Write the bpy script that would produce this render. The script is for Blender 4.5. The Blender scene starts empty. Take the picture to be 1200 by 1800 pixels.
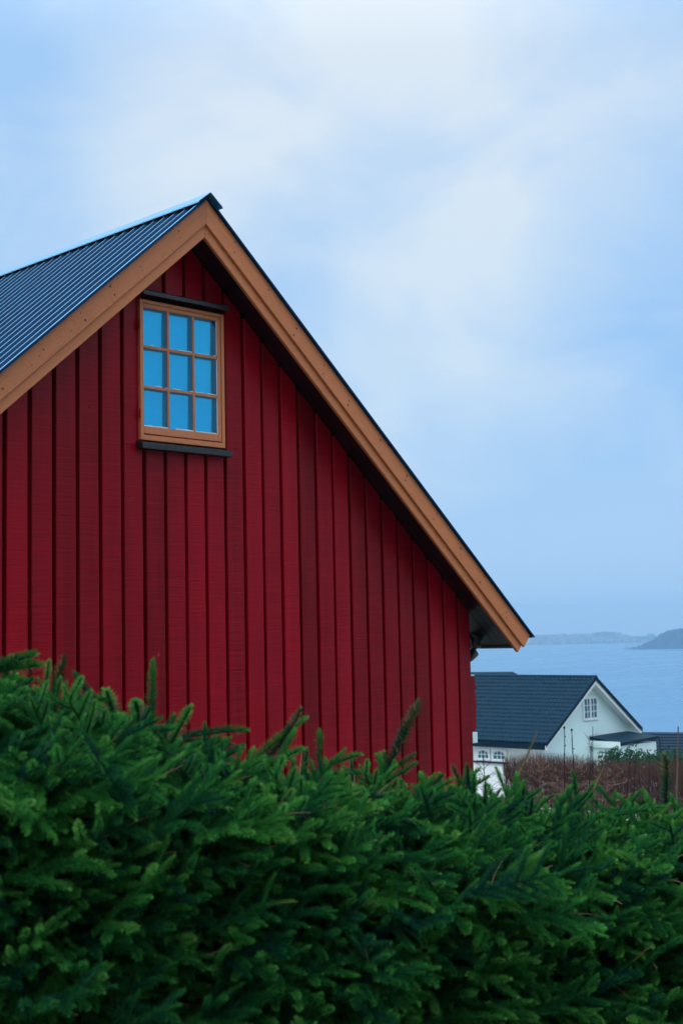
import bpy, math, random
import numpy as np
from mathutils import Vector, Matrix, noise as mnoise

S = bpy.context.scene
COL = S.collection
rnd = random.Random(7)
R = math.radians

# ------------------------------------------------------------------ camera
CAM = Vector((-4.04535, -6.69880, -0.15881))
FW = Vector((0.70461427, 0.70397195, 0.08911921))
RT = Vector((0.70795211, -0.70595079, -0.02091144))
UP = Vector((-0.04819271, -0.07782663, 0.99580143))
FPX = 2414.039
cd = bpy.data.cameras.new('camera'); cam = bpy.data.objects.new('camera', cd); COL.objects.link(cam)
m = Matrix((RT, UP, -FW)).transposed().to_4x4(); m.translation = CAM
cam.matrix_world = m
cd.sensor_fit = 'VERTICAL'; cd.sensor_height = 36.0; cd.lens = FPX / 1800 * 36
cd.clip_start = 0.1; cd.clip_end = 30000
cd.dof.use_dof = True; cd.dof.focus_distance = 8.6; cd.dof.aperture_fstop = 7.1
S.camera = cam

# ------------------------------------------------------------------ sky, sun, exposure
SUN_EL, SUN_AZ = R(60), R(184)      # azimuth of the sun measured from +X, counter-clockwise
W = bpy.data.worlds.new("World"); S.world = W; W.use_nodes = True
nt = W.node_tree; nt.nodes.clear()


def N(t, kind, **kw):
    n = t.nodes.new(kind)
    for k, v in kw.items():
        setattr(n, k, v)
    return n


def mathn(t, op, a, b=None, clamp=False):
    n = N(t, 'ShaderNodeMath', operation=op, use_clamp=clamp)
    for i, v in enumerate((a, b)):
        if v is None: continue
        if isinstance(v, (int, float)): n.inputs[i].default_value = v
        else: t.links.new(v, n.inputs[i])
    return n.outputs[0]


def ramp(t, fac, stops, interp='LINEAR'):
    n = N(t, 'ShaderNodeValToRGB'); n.color_ramp.interpolation = interp
    e = n.color_ramp.elements
    while len(e) < len(stops): e.new(0.5)
    for q, (p, c) in zip(e, stops):
        q.position = p; q.color = (*c, 1) if len(c) == 3 else c
    t.links.new(fac, n.inputs[0]); return n.outputs[0]


def mixc(t, fac, a, b, blend='MIX'):
    n = N(t, 'ShaderNodeMix', data_type='RGBA', blend_type=blend)
    for i, v in ((0, fac), (6, a), (7, b)):
        if isinstance(v, (int, float)): n.inputs[i].default_value = v
        elif isinstance(v, tuple): n.inputs[i].default_value = (*v, 1) if len(v) == 3 else v
        else: t.links.new(v, n.inputs[i])
    return n.outputs[2]


def noise(t, vec, scale, detail=3, rough=0.5, out=0, dist=0.0):
    n = N(t, 'ShaderNodeTexNoise'); n.inputs['Scale'].default_value = scale
    n.inputs['Detail'].default_value = detail; n.inputs['Roughness'].default_value = rough
    n.inputs['Distortion'].default_value = dist
    if vec is not None: t.links.new(vec, n.inputs['Vector'])
    return n.outputs[out]


def mapping(t, vec, scale=(1, 1, 1), loc=(0, 0, 0), rot=(0, 0, 0)):
    n = N(t, 'ShaderNodeMapping'); n.inputs['Scale'].default_value = scale
    n.inputs['Location'].default_value = loc; n.inputs['Rotation'].default_value = rot
    t.links.new(vec, n.inputs['Vector']); return n.outputs[0]


sky = N(nt, 'ShaderNodeTexSky', sky_type='NISHITA', sun_disc=False)
sky.sun_elevation = SUN_EL; sky.sun_rotation = R(90) - SUN_AZ
tc = N(nt, 'ShaderNodeTexCoord')
sep = N(nt, 'ShaderNodeSeparateXYZ'); nt.links.new(tc.outputs['Generated'], sep.inputs[0])
el = mathn(nt, 'MAXIMUM', sep.outputs[2], 0.0)
# an overcast deck: pale blue low down, whiter and brighter towards the zenith
deck = ramp(nt, el, [(0.0, (3.8, 5.6, 7.8)), (0.10, (4.4, 6.0, 7.7)), (0.40, (5.3, 6.5, 7.8)), (1.0, (18.0, 20.5, 22.5))])
# layered clouds in the deck, the same in every direction
cv = mapping(nt, tc.outputs['Generated'], (1, 1, 1.7), (0.35, 0.1, 0.2))
c1 = noise(nt, cv, 2.6, 4, 0.42, dist=0.35)
c2 = noise(nt, mapping(nt, tc.outputs['Generated'], (1, 1, 1.5), (3.1, 0.4, 0.0)), 6.5, 7, 0.52, dist=0.5)
cf = mathn(nt, 'ADD', mathn(nt, 'MULTIPLY', c1, 0.5), mathn(nt, 'MULTIPLY', c2, 0.5))
cf = mathn(nt, 'MULTIPLY', mathn(nt, 'SUBTRACT', cf, 0.36), 3.6)
# the larger banks and gaps of the deck, each in its own direction
for px, py, rad, amt in ((770, 90, 190, .32), (620, 190, 170, .28), (860, 380, 210, .40), (900, 660, 230, .32), (230, 130, 190, .25), (330, 330, 120, .15),
                         (40, 330, 150, -.75), (20, 40, 130, -.5), (1140, 500, 150, -.6), (735, 225, 85, -.6), (560, 420, 110, -.4), (960, 220, 90, -.25), (1010, 760, 120, -.3), (1100, 930, 260, -.35), (1180, 20, 110, -.3), (620, 560, 120, .1)):
    d_ = (FW + RT * ((px - 600) / FPX) - UP * ((py - 900) / FPX)).normalized()
    dt = N(nt, 'ShaderNodeVectorMath', operation='DOT_PRODUCT'); nt.links.new(tc.outputs['Generated'], dt.inputs[0]); dt.inputs[1].default_value = d_
    g_ = mathn(nt, 'EXPONENT', mathn(nt, 'MULTIPLY', mathn(nt, 'SUBTRACT', dt.outputs['Value'], 1.0), (FPX / rad) ** 2))
    cf = mathn(nt, 'ADD', cf, mathn(nt, 'MULTIPLY', g_, amt * .85))
cf = mathn(nt, 'ADD', cf, 0.03, True)
elf = mathn(nt, 'MULTIPLY', el, 6.0, True)
thin = mixc(nt, cf, (0.60, 0.79, 1.0), (1.19, 1.09, 1.0))
thin = mixc(nt, elf, (1.0, 1.0, 1.0), thin)
deck = mixc(nt, 1.0, deck, thin, 'MULTIPLY')
skyc = mixc(nt, 0.92, sky.outputs[0], deck)
bg = N(nt, 'ShaderNodeBackground'); bg.inputs[1].default_value = 0.1
nt.links.new(skyc, bg.inputs[0])
wo = N(nt, 'ShaderNodeOutputWorld'); nt.links.new(bg.outputs[0], wo.inputs[0])

sd = bpy.data.lights.new('sun', 'SUN'); sd.energy = 1.5; sd.angle = R(40); sd.color = (1.0, 0.985, 0.96)
sun = bpy.data.objects.new('sun', sd); COL.objects.link(sun)
sdir = Vector((math.cos(SUN_EL) * math.cos(SUN_AZ), math.cos(SUN_EL) * math.sin(SUN_AZ), math.sin(SUN_EL)))
sun.rotation_euler = sdir.to_track_quat('Z', 'Y').to_euler()
sun.location = (0, 0, 30)

S.view_settings.view_transform = 'Standard'; S.view_settings.look = 'None'
S.view_settings.gamma = 1.0; S.view_settings.use_curve_mapping = False
S.view_settings.exposure = 0.32

# ------------------------------------------------------------------ helpers
def ray(x, y):
    "direction through a pixel of the 1200x1800 photograph, unit forward depth"
    return FW + RT * ((x - 600) / FPX) - UP * ((y - 900) / FPX)


def at(x, y, depth):
    return CAM + ray(x, y) * depth


def on_plane(x, y, n, c):
    d = ray(x, y); n = Vector(n)
    return CAM + d * ((c - n.dot(CAM)) / n.dot(d))


class MB:
    def __init__(s): s.v = []; s.f = []; s.mi = []
    def add(s, vs, fs, mi=0):
        o = len(s.v); s.v += [tuple(v) for v in vs]; s.f += [tuple(i + o for i in f) for f in fs]; s.mi += [mi] * len(fs)
        return s
    def box(s, lo, hi, mi=0):
        (a, b, c), (d, e, f) = lo, hi
        return s.add([(a, b, c), (d, b, c), (d, e, c), (a, e, c), (a, b, f), (d, b, f), (d, e, f), (a, e, f)],
                     [(3, 2, 1, 0), (4, 5, 6, 7), (0, 1, 5, 4), (1, 2, 6, 5), (2, 3, 7, 6), (3, 0, 4, 7)], mi)
    def prism(s, bottom, top, mi=0):
        n = len(bottom)
        return s.add(list(bottom) + list(top), [tuple(range(n))[::-1], tuple(range(n, 2 * n))] +
                     [(i, (i + 1) % n, n + (i + 1) % n, n + i) for i in range(n)], mi)
    def tube(s, pts, rad, n=6, mi=0, cap=True):
        pts = [Vector(p) for p in pts]
        if not hasattr(rad, '__len__'): rad = [rad] * len(pts)
        o = len(s.v)
        for i, p in enumerate(pts):
            d = (pts[min(i + 1, len(pts) - 1)] - pts[max(i - 1, 0)]).normalized()
            a = d.cross(Vector((0, 0, 1)) if abs(d.z) < 0.9 else Vector((1, 0, 0))).normalized(); b = d.cross(a)
            for k in range(n):
                t = 2 * math.pi * k / n
                s.v.append(tuple(p + (a * math.cos(t) + b * math.sin(t)) * rad[i]))
        for i in range(len(pts) - 1):
            for k in range(n):
                s.f.append((o + i * n + k, o + i * n + (k + 1) % n, o + (i + 1) * n + (k + 1) % n, o + (i + 1) * n + k)); s.mi.append(mi)
        if cap:
            s.f.append(tuple(o + k for k in range(n))); s.mi.append(mi)
            e = o + (len(pts) - 1) * n
            s.f.append(tuple(e + k for k in range(n))[::-1]); s.mi.append(mi)
        return s
    def mesh(s, name, mats):
        me = bpy.data.meshes.new(name); me.from_pydata(s.v, [], s.f)
        for q in (mats if isinstance(mats, (list, tuple)) else [mats]): me.materials.append(q)
        if any(s.mi): me.polygons.foreach_set('material_index', s.mi)
        me.validate(); me.update(); return me
    def build(s, name, mats, parent=None, smooth=False):
        me = s.mesh(name, mats)
        if smooth: me.polygons.foreach_set('use_smooth', [True] * len(me.polygons))
        return link(name, me, parent)


def link(name, me, parent=None):
    o = bpy.data.objects.new(name, me); COL.objects.link(o)
    if parent is not None:
        o.parent = parent
        o.matrix_parent_inverse = parent_world(parent).inverted()
    return o


def parent_world(p):
    q = Matrix.Translation(p.location) if p.parent is None else p.matrix_basis
    while p.parent is not None:
        q = p.matrix_parent_inverse @ q; p = p.parent; q = p.matrix_basis @ q
    return q


def tag(o, label=None, cat=None, group=None, kind=None):
    if label: o['label'] = label
    if cat: o['category'] = cat
    if group: o['group'] = group
    if kind: o['kind'] = kind
    return o


def thing(name, loc, label, cat, group=None):
    o = bpy.data.objects.new(name, None); COL.objects.link(o); o.location = loc; o.empty_display_size = 0.3
    return tag(o, label, cat, group)


def bevel(o, w=0.003, seg=1):
    b = o.modifiers.new('bevel', 'BEVEL'); b.width = w; b.segments = seg; b.limit_method = 'ANGLE'; b.angle_limit = R(40)
    return o


# ------------------------------------------------------------------ materials
def base_mat(name):
    mt = bpy.data.materials.new(name); mt.use_nodes = True; t = mt.node_tree
    return mt, t, t.nodes['Principled BSDF']


def plain(name, col, rough=0.5, spec=0.5, metal=0.0, vary=0.12, scale=6.0, bump=0.1):
    mt, t, p = base_mat(name)
    co = N(t, 'ShaderNodeTexCoord').outputs['Object']
    n = noise(t, co, scale, 5, 0.6)
    c = mixc(t, n, tuple(x * (1 - vary) for x in col), tuple(min(1, x * (1 + vary)) for x in col))
    t.links.new(c, p.inputs['Base Color'])
    t.links.new(mathn(t, 'ADD', mathn(t, 'MULTIPLY', n, 0.2), rough - 0.1), p.inputs['Roughness'])
    p.inputs['Metallic'].default_value = metal; p.inputs['Specular IOR Level'].default_value = spec
    if bump:
        b = N(t, 'ShaderNodeBump'); b.inputs['Strength'].default_value = bump; b.inputs['Distance'].default_value = 0.01
        t.links.new(noise(t, co, scale * 8, 4), b.inputs['Height']); t.links.new(b.outputs[0], p.inputs['Normal'])
    return mt


def painted_wood(name, col, rough, cross=True, vary=0.16, spec=0.5, knots=0.0, scuff=0.0, rot=0.0):
    "painted sawn boards: saw marks across the grain, long grain, board-to-board change, scuffs"
    mt, t, p = base_mat(name)
    co = N(t, 'ShaderNodeTexCoord').outputs['Object']
    oi = N(t, 'ShaderNodeObjectInfo').outputs['Random']
    off = N(t, 'ShaderNodeCombineXYZ'); t.links.new(mathn(t, 'MULTIPLY', oi, 37.0), off.inputs[2])
    vm = N(t, 'ShaderNodeVectorMath', operation='ADD'); t.links.new(co, vm.inputs[0]); t.links.new(off.outputs[0], vm.inputs[1])
    v = vm.outputs[0]
    if rot: v = mapping(t, v, rot=(0, rot, 0))
    saw = noise(t, mapping(t, v, (2.2, 2.2, 75)), 1.0, 3, 0.65) if cross else noise(t, mapping(t, v, (60, 60, 60)), 1.0, 3, 0.6)
    grain = noise(t, mapping(t, v, (90, 90, 2.5)), 1.0, 3, 0.6)
    blot = noise(t, v, 2.2, 4, 0.6)
    k = mathn(t, 'ADD', mathn(t, 'MULTIPLY', saw, 0.55), mathn(t, 'ADD', mathn(t, 'MULTIPLY', grain, 0.08 if cross else 0.3), mathn(t, 'MULTIPLY', blot, 0.3)))
    run = noise(t, mapping(t, v, (16, 16, 0.7)), 1.0, 4, 0.6)          # rain runs down the boards
    k = mathn(t, 'ADD', k, mathn(t, 'MULTIPLY', mathn(t, 'SUBTRACT', run, 0.5), 0.5))
    k = mathn(t, 'ADD', k, mathn(t, 'MULTIPLY', mathn(t, 'SUBTRACT', oi, 0.5), 0.35), True)
    c = mixc(t, k, tuple(x * (1 - vary * 2) for x in col), tuple(min(1, x * (1 + vary * 2)) for x in col))
    if scuff:
        sc = noise(t, mapping(t, v, (14, 14, 5)), 1.0, 6, 0.7)
        c = mixc(t, mathn(t, 'MULTIPLY', mathn(t, 'GREATER_THAN', sc, 0.715), scuff), c, (0.36, 0.16, 0.16))
    if knots:
        vo = N(t, 'ShaderNodeTexVoronoi'); vo.inputs['Scale'].default_value = 3.2; t.links.new(v, vo.inputs['Vector'])
        kf = mathn(t, 'MULTIPLY', mathn(t, 'LESS_THAN', vo.outputs['Distance'], knots), 0.75)
        c = mixc(t, kf, c, tuple(x * 0.25 for x in col))
    t.links.new(c, p.inputs['Base Color'])
    t.links.new(mathn(t, 'ADD', mathn(t, 'MULTIPLY', mathn(t, 'ADD', blot, saw), 0.14), rough - 0.14), p.inputs['Roughness'])
    p.inputs['Specular IOR Level'].default_value = spec
    b = N(t, 'ShaderNodeBump'); b.inputs['Strength'].default_value = 0.75; b.inputs['Distance'].default_value = 0.004
    t.links.new(mathn(t, 'ADD', saw, mathn(t, 'MULTIPLY', grain, 0.2 if cross else 0.8)), b.inputs['Height'])
    t.links.new(b.outputs[0], p.inputs['Normal'])
    return mt


M_RED = painted_wood('red_paint', (0.275, 0.0006, 0.009), 0.34, True, 0.36, 0.16, 0, 0.5)
M_REDBACK = painted_wood('red_underboard_gap_shade', (0.05, 0.002, 0.004), 0.7, True, 0.14, 0.15)  # shade of the board gaps put into a darker red
M_OCHRE = {q: painted_wood('ochre_paint', (0.52, 0.165, 0.062), 0.55, False, 0.15, 0.35, 0.035, 0, q * R(48.8)) for q in (-1, 1)}
M_WINO = painted_wood('window_ochre', (0.58, 0.19, 0.078), 0.5, False, 0.07, 0.35)
M_BLACKW = painted_wood('black_stain', (0.012, 0.014, 0.018), 0.35, False, 0.1, 0.5)
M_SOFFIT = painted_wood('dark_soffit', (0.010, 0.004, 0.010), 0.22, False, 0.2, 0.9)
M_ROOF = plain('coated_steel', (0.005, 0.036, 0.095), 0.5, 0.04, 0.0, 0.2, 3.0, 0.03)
M_RIB = plain('rib_sky_glint', (0.22, 0.62, 0.90), 0.3, 0.8, 0.5, 0.15, 9.0, 0.02)  # sky glint along the rib tops, painted as a lighter metal
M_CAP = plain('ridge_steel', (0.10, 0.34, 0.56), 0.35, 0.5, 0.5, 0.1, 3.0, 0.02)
M_PVC = plain('black_pipe', (0.012, 0.013, 0.016), 0.3, 0.5)
M_PUTTY = plain('white_putty', (0.75, 0.76, 0.77), 0.7, 0.3, 0, 0.2, 60)
M_WHITE = plain('white_paint', (0.86, 0.88, 0.88), 0.5, 0.4, 0, 0.04, 0.8, 0)
M_PALE = plain('pale_green_paint', (0.74, 0.90, 0.88), 0.55, 0.35, 0, 0.05, 0.7, 0)
M_TILE = plain('dark_tile', (0.004, 0.026, 0.048), 0.5, 0.06, 0, 0.35, 1.7, 0.05)
M_TILE2 = plain('dark_tile_far', (0.004, 0.018, 0.036), 0.5, 0.06, 0, 0.3, 0.8, 0)
M_FELT = plain('roof_felt', (0.004, 0.024, 0.040), 0.5, 0.06, 0, 0.2, 0.9, 0)
M_DARK = plain('dark_inside', (0.02, 0.022, 0.025), 0.8, 0.2)
M_BLIND = plain('blue_blind', (0.02, 0.72, 0.94), 0.8, 0.05, 0, 0.12, 3.5)
M_INBAR = plain('spacer_bar', (0.01, 0.16, 0.30), 0.6, 0.3)


def glass_mat(name, refl, tint, see):
    mt, t, p = base_mat(name); t.nodes.remove(p)
    g = N(t, 'ShaderNodeBsdfGlossy'); g.inputs[0].default_value = (*tint, 1); g.inputs[1].default_value = 0.03
    co = N(t, 'ShaderNodeTexCoord').outputs['Object']
    b = N(t, 'ShaderNodeBump'); b.inputs['Strength'].default_value = 0.08; b.inputs['Distance'].default_value = 0.02
    t.links.new(noise(t, co, 7, 2), b.inputs['Height']); t.links.new(b.outputs[0], g.inputs['Normal'])
    tr = N(t, 'ShaderNodeBsdfTransparent'); tr.inputs[0].default_value = (*see, 1)
    mx = N(t, 'ShaderNodeMixShader'); mx.inputs[0].default_value = refl
    t.links.new(tr.outputs[0], mx.inputs[1]); t.links.new(g.outputs[0], mx.inputs[2])
    t.links.new(mx.outputs[0], t.nodes['Material Output'].inputs[0]); return mt


M_GLASS0 = glass_mat('clear_glass', 0.04, (0.4, 0.8, 1.0), (0.92, 0.98, 1.0))
M_GLASS = glass_mat('window_glass', 0.34, (0.030, 0.66, 1.0), (0.85, 0.98, 1.0))
M_GLASS2 = plain('far_glass', (0.03, 0.17, 0.26), 0.12, 0.7, 0, 0.2, 2, 0)


def leaf_mat(name, cols, rough=0.55):
    mt, t, p = base_mat(name)
    oi = N(t, 'ShaderNodeObjectInfo').outputs['Random']
    at_ = N(t, 'ShaderNodeAttribute', attribute_name='tint').outputs['Fac']
    k = mathn(t, 'ADD', mathn(t, 'MULTIPLY', oi, 0.45), mathn(t, 'MULTIPLY', at_, 0.55), True)
    t.links.new(ramp(t, k, cols), p.inputs['Base Color'])
    p.inputs['Roughness'].default_value = rough; p.inputs['Specular IOR Level'].default_value = 0.1
    tl_ = N(t, 'ShaderNodeBsdfTranslucent'); t.links.new(p.inputs['Base Color'].links[0].from_socket, tl_.inputs[0])
    mx = N(t, 'ShaderNodeMixShader'); mx.inputs[0].default_value = 0.28
    t.links.new(p.outputs[0], mx.inputs[1]); t.links.new(tl_.outputs[0], mx.inputs[2]); t.links.new(mx.outputs[0], t.nodes['Material Output'].inputs[0])
    return mt


M_NEEDLE = leaf_mat('spruce_needle', [(0.0, (0.004, 0.042, 0.038)), (0.3, (0.009, 0.085, 0.030)), (0.55, (0.025, 0.165, 0.030)), (0.8, (0.070, 0.28, 0.048)), (1.0, (0.16, 0.34, 0.075))])
M_BARK = plain('spruce_twig', (0.17, 0.10, 0.06), 0.85, 0.15, 0, 0.3, 30, 0)
M_BUD = plain('brown_tip', (0.12, 0.11, 0.055), 0.85, 0.15, 0, 0.3, 60, 0)
M_BUSH = leaf_mat('bush_leaf', [(0.0, (0.012, 0.055, 0.03)), (0.6, (0.02, 0.09, 0.035)), (1.0, (0.05, 0.12, 0.03))])
M_TWIG = leaf_mat('hedge_twig', [(0.0, (0.075, 0.036, 0.034)), (0.5, (0.112, 0.062, 0.050)), (1.0, (0.17, 0.09, 0.07))], 0.9)
M_PALETWIG = plain('pale_twig', (0.20, 0.11, 0.085), 0.9, 0.1, 0, 0.3, 4, 0)
M_STAKE = plain('stake_wood', (0.13, 0.085, 0.06), 0.9, 0.1, 0, 0.3, 4, 0)
M_DARKTWIG = plain('dark_twig', (0.035, 0.024, 0.026), 0.9, 0.1, 0, 0.3, 4, 0)

# ground: winter grass with old snow lying in patches
M_GROUND, t, p = base_mat('winter_grass')
co = N(t, 'ShaderNodeTexCoord').outputs['Object']
g = ramp(t, noise(t, co, 1.1, 8, 0.65), [(0.3, (0.018, 0.030, 0.012)), (0.55, (0.035, 0.05, 0.018)), (0.75, (0.07, 0.06, 0.03))])
sn = mathn(t, 'MULTIPLY', mathn(t, 'SUBTRACT', noise(t, co, 0.55, 6, 0.55), 0.55), 14.0, True)
t.links.new(mixc(t, sn, g, (0.80, 0.83, 0.86)), p.inputs['Base Color']); p.inputs['Roughness'].default_value = 0.85
b = N(t, 'ShaderNodeBump'); b.inputs['Strength'].default_value = 0.6; b.inputs['Distance'].default_value = 0.05
t.links.new(noise(t, co, 22, 5, 0.7), b.inputs['Height']); t.links.new(b.outputs[0], p.inputs['Normal'])

# fjord water
M_WATER, t, p = base_mat('fjord_water')
co = N(t, 'ShaderNodeTexCoord').outputs['Object']
p.inputs['Base Color'].default_value = (0.03, 0.15, 0.29, 1)
streak = noise(t, mapping(t, co, (0.0016, 0.0075, 1), rot=(0, 0, R(-45))), 1.0, 4, 0.55)
t.links.new(mathn(t, 'ADD', mathn(t, 'MULTIPLY', streak, 0.30), 0.12), p.inputs['Roughness'])
p.inputs['IOR'].default_value = 1.33
b = N(t, 'ShaderNodeBump'); b.inputs['Distance'].default_value = 1.0; t.links.new(mathn(t, 'ADD', mathn(t, 'MULTIPLY', mathn(t, 'SUBTRACT', streak, 0.35), 2.4, True), 0.2), b.inputs['Strength'])
wv = mathn(t, 'ADD', noise(t, mapping(t, co, (0.22, 0.5, 1), rot=(0, 0, R(-45))), 1.0, 3, 0.6), mathn(t, 'MULTIPLY', noise(t, mapping(t, co, (0.03, 0.075, 1), rot=(0, 0, R(-50))), 1.0, 4, 0.6), 2.2))
t.links.new(wv, b.inputs['Height']); t.links.new(b.outputs[0], p.inputs['Normal'])

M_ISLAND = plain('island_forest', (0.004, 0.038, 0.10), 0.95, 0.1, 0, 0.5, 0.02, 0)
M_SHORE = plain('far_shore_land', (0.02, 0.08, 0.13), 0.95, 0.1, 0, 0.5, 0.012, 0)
M_TOWN = plain('far_town_walls', (0.26, 0.30, 0.34), 0.8, 0.2, 0, 0.3, 0.02, 0)

# ------------------------------------------------------------------ setting
FH = Vector((FW.x, FW.y)).normalized(); RH = Vector((RT.x, RT.y)).normalized()
SEA = -54.0


def lerp_tab(tab, x):
    if x <= tab[0][0]: return tab[0][1]
    for (a, b), (c, d) in zip(tab, tab[1:]):
        if x <= c: return b + (d - b) * (x - a) / (c - a)
    return tab[-1][1]


GT = [(-600, 106), (-250, 86), (-100, 42), (-40, 15), (-15, 2.6), (-5, -1.4), (0, -1.75), (5, -1.85), (8, -2.45), (13, -2.75), (20, -3.35), (34, -4.85), (60, -8.2), (84, -10.2), (110, -11.4), (150, -18), (260, -34), (430, -55), (640, -57.5)]  # rise behind the camera is unseen, steepened to block low sky light


def wxy(d, u):
    return CAM.x + FH.x * d + RH.x * u, CAM.y + FH.y * d + RH.y * u


def ground_z(d, u):
    side = max(0.0, min(260.0, u - 14 - max(0.0, d) * 0.6)) * 0.035 * (1 - min(1, max(0, d - 40) / 90))  # unseen rise off to the right, added to darken the wall's reflections
    return lerp_tab(GT, d) + side + 0.10 * math.sin(d * 0.31 + u * 0.13) * min(1, max(0, (abs(d) - 12) / 30)) 


ds = [-600, -300, -120, -60, -30, -15, -6, -2, 0] + list(np.arange(1, 30, 1.0)) + list(np.arange(30, 120, 3.0)) + list(np.arange(120, 650, 14.0))
us = [-700, -400, -200, -100, -60] + list(np.arange(-40, 51, 2.0)) + [60, 100, 150, 200, 280, 400, 700]
gb = MB(); nu = len(us)
for d in ds:
    for u in us:
        x, y = wxy(d, u); gb.v.append((x, y, ground_z(d, u)))
for i in range(len(ds) - 1):
    for j in range(nu - 1):
        gb.f.append((i * nu + j, (i + 1) * nu + j, (i + 1) * nu + j + 1, i * nu + j + 1)[::-1])
gb.mi = [0] * len(gb.f)
ground = gb.build('ground', M_GROUND, None, True); tag(ground, kind='structure')

wa = MB(); wa.add([(*wxy(d, u), SEA) for d, u in ((-1400, -6600), (-1400, 6600), (6600, 6600), (6600, -6600))], [(0, 1, 2, 3)])
# the sea lies only where the land has dropped below it; the sheet passes under the hillside
water = wa.build('fjord_water', M_WATER); tag(water, kind='structure')


def hill(name, mat, prof, d0, depth, seed, jag):
    "land mass with a lumpy skyline: prof = [(u, height)], front shore at distance d0"
    r = random.Random(seed); hb = MB(); rows = 7; n = len(prof)
    for k in range(rows):
        f = k / (rows - 1)
        for i, (u, h) in enumerate(prof):
            zz = h * math.sin(min(1.0, f * 1.6) * math.pi / 2) if f < 0.99 else 0.0
            dd = d0 + depth * f + (jag * 3 * math.sin(i * 0.7 + seed) if k == 0 else r.uniform(-1, 1) * depth * 0.04)
            x, y = wxy(dd, u * dd / d0); zz *= dd / (d0 + depth * .62)
            hb.v.append((x, y, SEA - 1.5 + zz + (r.uniform(-1, 1) * jag if 0 < k < rows - 1 else 0)))
    for k in range(rows - 1):
        for i in range(n - 1):
            hb.f.append((k * n + i, k * n + i + 1, (k + 1) * n + i + 1, (k + 1) * n + i))
    hb.mi = [0] * len(hb.f)
    return tag(hb.build(name, mat), kind='structure')


# wooded island: skyline read at its own distance
D_I = 3520.0
pr = []
for px in np.arange(1085, 1420, 2.2):
    top = np.interp(px, [1085, 1105, 1118, 1130, 1142, 1152, 1165, 1180, 1190, 1200, 1260, 1330, 1400, 1420],
                    [1141, 1137, 1134, 1129, 1123, 1115, 1109, 1106.5, 1105.5, 1106, 1104, 1110, 1130, 1141])
    hz = 1115.7 - (px - 600) * 0.02099
    hgt = (CAM.z - (top - hz) / FPX * (D_I + 250)) - SEA + 1.5
    pr.append(((px - 600) / FPX * D_I, max(1.0, hgt + rnd.uniform(-2.2, 2.2))))
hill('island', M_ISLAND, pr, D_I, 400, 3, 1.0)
D_S = 5300.0
pr = []
for px in np.arange(-1100, 2300, 7):
    top = 1119 - (px - 940) * 0.0035 - 5 * math.exp(-((px - 1045) / 45) ** 2) - 2.0 * math.sin(px * 0.031) - 1.5 * math.sin(px * 0.083 + 1)
    hz = 1115.7 - (px - 600) * 0.02099
    top2 = top if px > 700 else hz + 2 - 5 * math.sin(px * 0.004) ** 2
    hgt = (CAM.z - (top2 - hz) / FPX * (D_S + 560)) - SEA + 1.5
    pr.append(((px - 600) / FPX * D_S, min(53.0, max(4.0, hgt + rnd.uniform(-2, 2)))))
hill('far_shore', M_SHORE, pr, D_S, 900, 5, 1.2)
tb = MB(); rt = random.Random(4)
for i in range(420):
    px = rt.uniform(930, 1120) if i < 300 else rt.uniform(100, 2000)
    f = rt.random() ** 1.5
    u = (px - 600) / FPX * D_S; d = D_S + 40 + f * 420
    x, y = wxy(d, u); z = SEA + 2 + f * 26; sx, sy, h = rt.uniform(5, 16), rt.uniform(5, 16), rt.uniform(6, 13)
    tb.box((x - sx, y - sy, z - 8), (x + sx, y + sy, z + h))
tag(tb.build('far_town', M_TOWN), kind='stuff')

# ------------------------------------------------------------------ the red house
AL = R(41.1746); CA, SA, TA = math.cos(AL), math.sin(AL), math.tan(AL)
X0, Z0 = 1.2463, 2.3805            # apex of the line the underside of the roof makes
OH = 0.2900                        # gable overhang
XR, XL = 3.977, 1.2463 - 2.731     # wall corners
SP = 0.16
GAP = 0.0125
RB = 0.022                         # half thickness of the outer boards
ZB = -2.75
LEN = 8.4


def rake(x, perp=0.0):
    "height of the roof underside (moved out by perp) above x"
    return Z0 - abs(x - X0) * TA + perp / CA


house = thing('red_house', (X0, 0, ZB), 'dark red board clad house with ochre bargeboards and nine-pane gable window', 'house')
WX1, WX2, WZ1, WZ2 = 0.918, 1.582, 1.0413, 1.9076

# backing wall with a window opening, side and rear walls
wb = MB()
y0, y1 = RB + 0.028, 0.14


def gable_piece(mb, xa, xb, za, zb_=None):
    xs = [xa] + ([X0] if xa < X0 < xb else []) + [xb]
    if zb_ is None:
        top = [(x, rake(x, -0.004)) for x in xs]
    else:
        top = [(xa, zb_), (xb, zb_)]
    poly = [(xa, za), (xb, za)] + top[::-1]
    mb.prism([(x, y1, z) for x, z in poly], [(x, y0, z) for x, z in poly])


gable_piece(wb, XL + .002, WX1 + 0.02, ZB)
gable_piece(wb, WX2 - 0.02, XR - .002, ZB)
gable_piece(wb, WX1 + 0.02, WX2 - 0.02, ZB, WZ1 + 0.02)
gable_piece(wb, WX1 + 0.02, WX2 - 0.02, WZ2 - 0.02)
wb.box((XL + .002, y1, ZB), (XL + .14, LEN, rake(XL + .07) - 0.13))
wb.box((XR - .14, y1, ZB), (XR - .002, LEN, rake(XR - .07) - 0.13))
poly = [(XL + .14, ZB), (XR - .14, ZB), (XR - .14, rake(XR) - .05), (X0, Z0 - .13), (XL + .14, rake(XL) - .05)]
wb.prism([(x, LEN, z) for x, z in poly], [(x, LEN - .13, z) for x, z in poly])
wb.build('wall', M_REDBACK, house)

# outer boards, one by one, cut round the window
C = 0.004


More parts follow.
